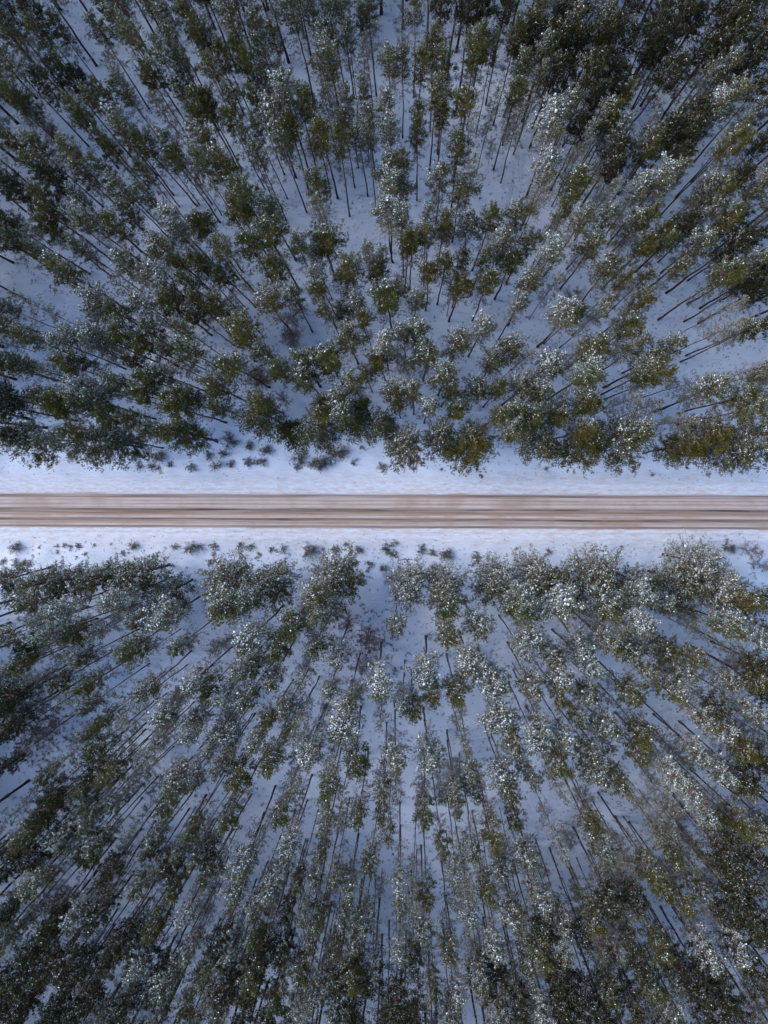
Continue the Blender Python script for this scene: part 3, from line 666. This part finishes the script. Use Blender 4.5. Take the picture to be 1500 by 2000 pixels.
# pines whose crowns lie outside the frame (their trunks and shade reach into it) and on past it
mrng = np.random.default_rng(9)
allb = [(t[0][0], t[0][1]) for t in pts] + [(o.location.x, o.location.y) for o in col.objects if o.type == 'EMPTY']
allb = np.array(allb)
cnt = 0
for _ in range(14000):
    px, py = mrng.uniform(-750, 1850), mrng.uniform(-400, 2400)
    b0 = at(px, py)
    if abs(b0[1] - ROAD_C) < 12: continue
    # project the crown
    d = R3n.T @ np.array([b0[0], b0[1], 21.4 - H])
    cx, cy = 750 - F * d[0] / d[2], 1000 + F * d[1] / d[2]
    if -8 < cx < 1508 and -8 < cy < 2008: continue
    if clear_px(px, py): continue
    if np.min(np.hypot(allb[:, 0] - b0[0], allb[:, 1] - b0[1])) < 3.3: continue
    allb = np.vstack([allb, b0[:2]])
    kd = 'dgmw'[int(mrng.choice(4, p=[.35, .25, .25, .15]))]
    s = mrng.uniform(.85, 1.25)
    pts.append(((b0[0], b0[1], float(ground_z(b0[0], b0[1]))), (s, s, mrng.uniform(.9, 1.1)), (mrng.normal(0, .014), mrng.normal(0, .014), mrng.uniform(-.55, .55)), kd, int(mrng.integers(len(PROTO[kd])))))
    cnt += 1

k_ = 0  # extra dark pines added in the outer corners to make them darker
while k_ < 95:
    px, py = mrng.uniform(0, 1500), mrng.uniform(0, 2000)
    if math.hypot((px - 750) / 750, (py - 1000) / 1000) < 0.88 or abs(py - 1000) < 260 or (py < 1000 and px < 1000): continue
    C = at(px, py, 21.0)
    d = R3n.T @ np.array([C[0], C[1], -H])
    if clear_px(750 - F * d[0] / d[2], 1000 + F * d[1] / d[2]) or clear_px(px, py, .8): continue
    if np.min(np.hypot(allb[:, 0] - C[0], allb[:, 1] - C[1])) < 2.0: continue
    allb = np.vstack([allb, C[:2]]); s_ = mrng.uniform(.7, 1.05); k_ += 1
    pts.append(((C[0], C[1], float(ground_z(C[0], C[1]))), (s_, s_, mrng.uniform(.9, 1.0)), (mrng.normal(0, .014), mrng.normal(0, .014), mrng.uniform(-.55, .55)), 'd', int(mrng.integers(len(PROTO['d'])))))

# every prototype that the mass of small pines needs has one individual tree to copy from
me = bpy.data.meshes.new("pine_forest")
me.from_pydata([p[0] for p in pts], [], [])
keys = sorted({(p[3], p[4]) for p in pts})
assert all(k in FIRST for k in keys)
a = me.attributes.new('arch', 'INT', 'POINT'); a.data.foreach_set('value', [keys.index((p[3], p[4])) for p in pts])
a = me.attributes.new('scl', 'FLOAT_VECTOR', 'POINT'); a.data.foreach_set('vector', np.array([p[1] for p in pts], dtype=np.float32).ravel())
a = me.attributes.new('rot', 'FLOAT_VECTOR', 'POINT'); a.data.foreach_set('vector', np.array([p[2] for p in pts], dtype=np.float32).ravel())
stuff = obj("pine_forest", me)
ng = bpy.data.node_groups.new("pine_forest", 'GeometryNodeTree')
ng.interface.new_socket("Geometry", in_out='INPUT', socket_type='NodeSocketGeometry')
ng.interface.new_socket("Geometry", in_out='OUTPUT', socket_type='NodeSocketGeometry')
gi, go = ng.nodes.new('NodeGroupInput'), ng.nodes.new('NodeGroupOutput')
jall = ng.nodes.new('GeometryNodeJoinGeometry')
def attr(name, typ):
    n = ng.nodes.new('GeometryNodeInputNamedAttribute'); n.data_type = typ; n.inputs['Name'].default_value = name
    return n.outputs['Attribute']
a_arch, a_scl, a_rot = attr('arch', 'INT'), attr('scl', 'FLOAT_VECTOR'), attr('rot', 'FLOAT_VECTOR')
e2r = ng.nodes.new('FunctionNodeEulerToRotation'); ng.links.new(a_rot, e2r.inputs[0])
for k, key in enumerate(keys):
    j = ng.nodes.new('GeometryNodeJoinGeometry')
    for ch in FIRST[key].children:
        oi = ng.nodes.new('GeometryNodeObjectInfo'); oi.transform_space = 'ORIGINAL'
        oi.inputs['Object'].default_value = ch
        ng.links.new(oi.outputs['Geometry'], j.inputs[0])
    cp = ng.nodes.new('FunctionNodeCompare'); cp.data_type = 'INT'; cp.operation = 'EQUAL'
    ng.links.new(a_arch, cp.inputs[2]); cp.inputs[3].default_value = k
    ip = ng.nodes.new('GeometryNodeInstanceOnPoints')
    ng.links.new(gi.outputs[0], ip.inputs['Points']); ng.links.new(cp.outputs[0], ip.inputs['Selection'])
    ng.links.new(j.outputs[0], ip.inputs['Instance'])
    ng.links.new(e2r.outputs[0], ip.inputs['Rotation']); ng.links.new(a_scl, ip.inputs['Scale'])
    ng.links.new(ip.outputs[0], jall.inputs[0])
ng.links.new(jall.outputs[0], go.inputs[0])
md = stuff.modifiers.new("pine_forest", 'NODES'); md.node_group = ng
tag(stuff, "mass of small crowned snowy pines filling the rest of the forest", "forest", kind='stuff')

# ------------------------------------------------------------------ shrubs on the verges
for ln in SHRUBS.strip().splitlines():
    for it in ln.split(';'):
        it = it.split()
        if len(it) != 4: continue
        px, py, rp, kd = float(it[0]), float(it[1]), float(it[2]), it[3]
        P = at(px, py, .3); s = rp * MPP / RC[kd] * 1.1
        o = build(kd, int(prng.integers(len(PROTO[kd]))), (P[0], P[1], float(ground_z(P[0], P[1])) - 0.02), prng.uniform(0, 6.28), (s, s, s * prng.uniform(.8, 1.15)))
        sd = side_of(P[1])
        size = "tiny " if s < .55 else ("large " if s > 1.35 else "")
        what = "grey green evergreen bush" if kd == 's' else "bare twiggy grey bush"
        lab = f"{size}{what} on the verge {SIDE[sd]}"
        tag(o, lab, 'bush', lab)

# fallen branch on the verge
rng = np.random.default_rng(3)
A, B = at(775, 1094), at(822, 1092)
w = np.linspace(0, 1, 9)[:, None]
P = A + (B - A) * w + rng.normal(0, .06, (9, 3)); P[:, 2] = ground_z(P[:, 0], P[:, 1]) + .05
o = obj("fallen_branch", None); o.location = P[0]
tv, tf = tubes([(P - P[0], .06 * (1 - .7 * w[:, 0]))], 6); obj("stem", add_mesh("stem", tv, tf, [M_GREYBARK], None, True), o)
tws = []
for k in range(26):
    u = rng.uniform(.2, 1); b0 = np.array([np.interp(u, w[:, 0], P[:, a]) for a in range(3)]) - P[0]
    d = np.array([rng.uniform(.1, .8), rng.normal(0, .6), rng.uniform(0, .25)]); tws.append((b0 + d * np.linspace(0, 1, 4)[:, None] * rng.uniform(.4, 1.3) + rng.normal(0, .03, (4, 3)), .014 * np.linspace(1, .4, 4)))
tv, tf = tubes(tws, 3); obj("twigs", add_mesh("twigs", tv, tf, [M_GREYBARK], None, True), o)
tag(o, "fallen leafless branch lying on the snow of the verge", "branch")

# dry grass and seedlings poking through the snow, far too many to count
rng = np.random.default_rng(21)
T = []
def scatter(n, x0, x1, y0, y1, cl=6, sd=14):
    c = np.column_stack([rng.uniform(x0, x1, n), rng.uniform(y0, y1, n)])
    for q in c:
        for k in range(int(rng.integers(1, cl))):
            T.append(q + rng.normal(0, sd, 2) * np.array([1.3, .7]))
scatter(130, 0, 1500, 862, 935); scatter(170, 0, 1500, 1050, 1110); scatter(420, 0, 1500, 0, 850, 5, 10); scatter(360, 0, 1500, 1120, 2000, 5, 10)
for cx, cy, cr in CLEAR: scatter(int(cr * .7), cx - cr, cx + cr, cy - cr, cy + cr, 5, 9)
P = np.array([at(x, y) for x, y in T]); P[:, 2] = ground_z(P[:, 0], P[:, 1])
V, Fc = blades(rng, P + rng.normal(0, .1, P.shape) * np.array([1, 1, 0]), np.tile([0, 0, 1.0], (len(P), 1)) * .5, 8, .30, .042, 1.2, .2)
V[:, 2] = np.maximum(V[:, 2], ground_z(V[:, 0], V[:, 1]) - .03)
gr = obj("dry_grass", add_mesh("dry_grass", V, Fc, [M_TWIGGREY]))
tag(gr, "dry grass tips and seedlings poking through the snow", "grass", kind='stuff')
rng = np.random.default_rng(23)
U = []
while len(U) < 900:
    x, y = rng.uniform(-20, 1520), rng.uniform(-20, 2020)
    if 845 < y < 1125 or clear_px(x, y, .8): continue
    for k in range(int(rng.integers(2, 9))): U.append((x, y) + rng.normal(0, 13, 2))
    if len(U) > 7000: break
U = np.array(U)
extra = []
for _ in range(6500):
    x, y = rng.uniform(-20, 1520), rng.uniform(-20, 2020)
    if 845 < y < 1125 or (clear_px(x, y, .85) and rng.uniform() < .8): continue
    extra.append((x, y))
U = np.concatenate([U, np.array(extra)])
P = np.array([at(x, y) for x, y in U]); P[:, 2] = ground_z(P[:, 0], P[:, 1])
V, Fc = blades(rng, P, np.tile([0, 0, .6], (len(P), 1)), 12, .62, .048, 1.3, .2)
V[:, 2] = np.maximum(V[:, 2], ground_z(V[:, 0], V[:, 1]) - .03)
mi = (rng.uniform(0, 1, len(Fc)) < .4).astype(int)
ug = obj("undergrowth", add_mesh("undergrowth", V, Fc, [M_TWIGGREY, M_TWIGFROST], mi))
tag(ug, "thin frosted undergrowth twigs on the snowy forest floor", "undergrowth", kind='stuff')
# low reddish brush in three openings
B = []
for cx, cy, cr, n_ in ((85, 1415, 75, 420), (715, 1262, 66, 260), (40, 1385, 45, 160), (1190, 1855, 24, 140), (505, 735, 26, 120), (130, 1755, 30, 120)):
    B.append(np.column_stack([rng.normal(cx, cr * .6, n_), rng.normal(cy, cr * .55, n_)]))
B = np.concatenate(B)
P = np.array([at(x, y) for x, y in B]); P[:, 2] = ground_z(P[:, 0], P[:, 1])
V, Fc = blades(rng, P, np.tile([0, 0, .8], (len(P), 1)), 14, .8, .05, 1.3, .25)
V[:, 2] = np.maximum(V[:, 2], ground_z(V[:, 0], V[:, 1]) - .03)
br = obj("brushwood", add_mesh("brushwood", V, Fc, [M_TWIGBROWN]))
tag(br, "low reddish brown brush in the forest openings", "brush", kind='stuff')
print("TREES", len(forest), "singles", len(single), "rest", len(rest), "ring", cnt)
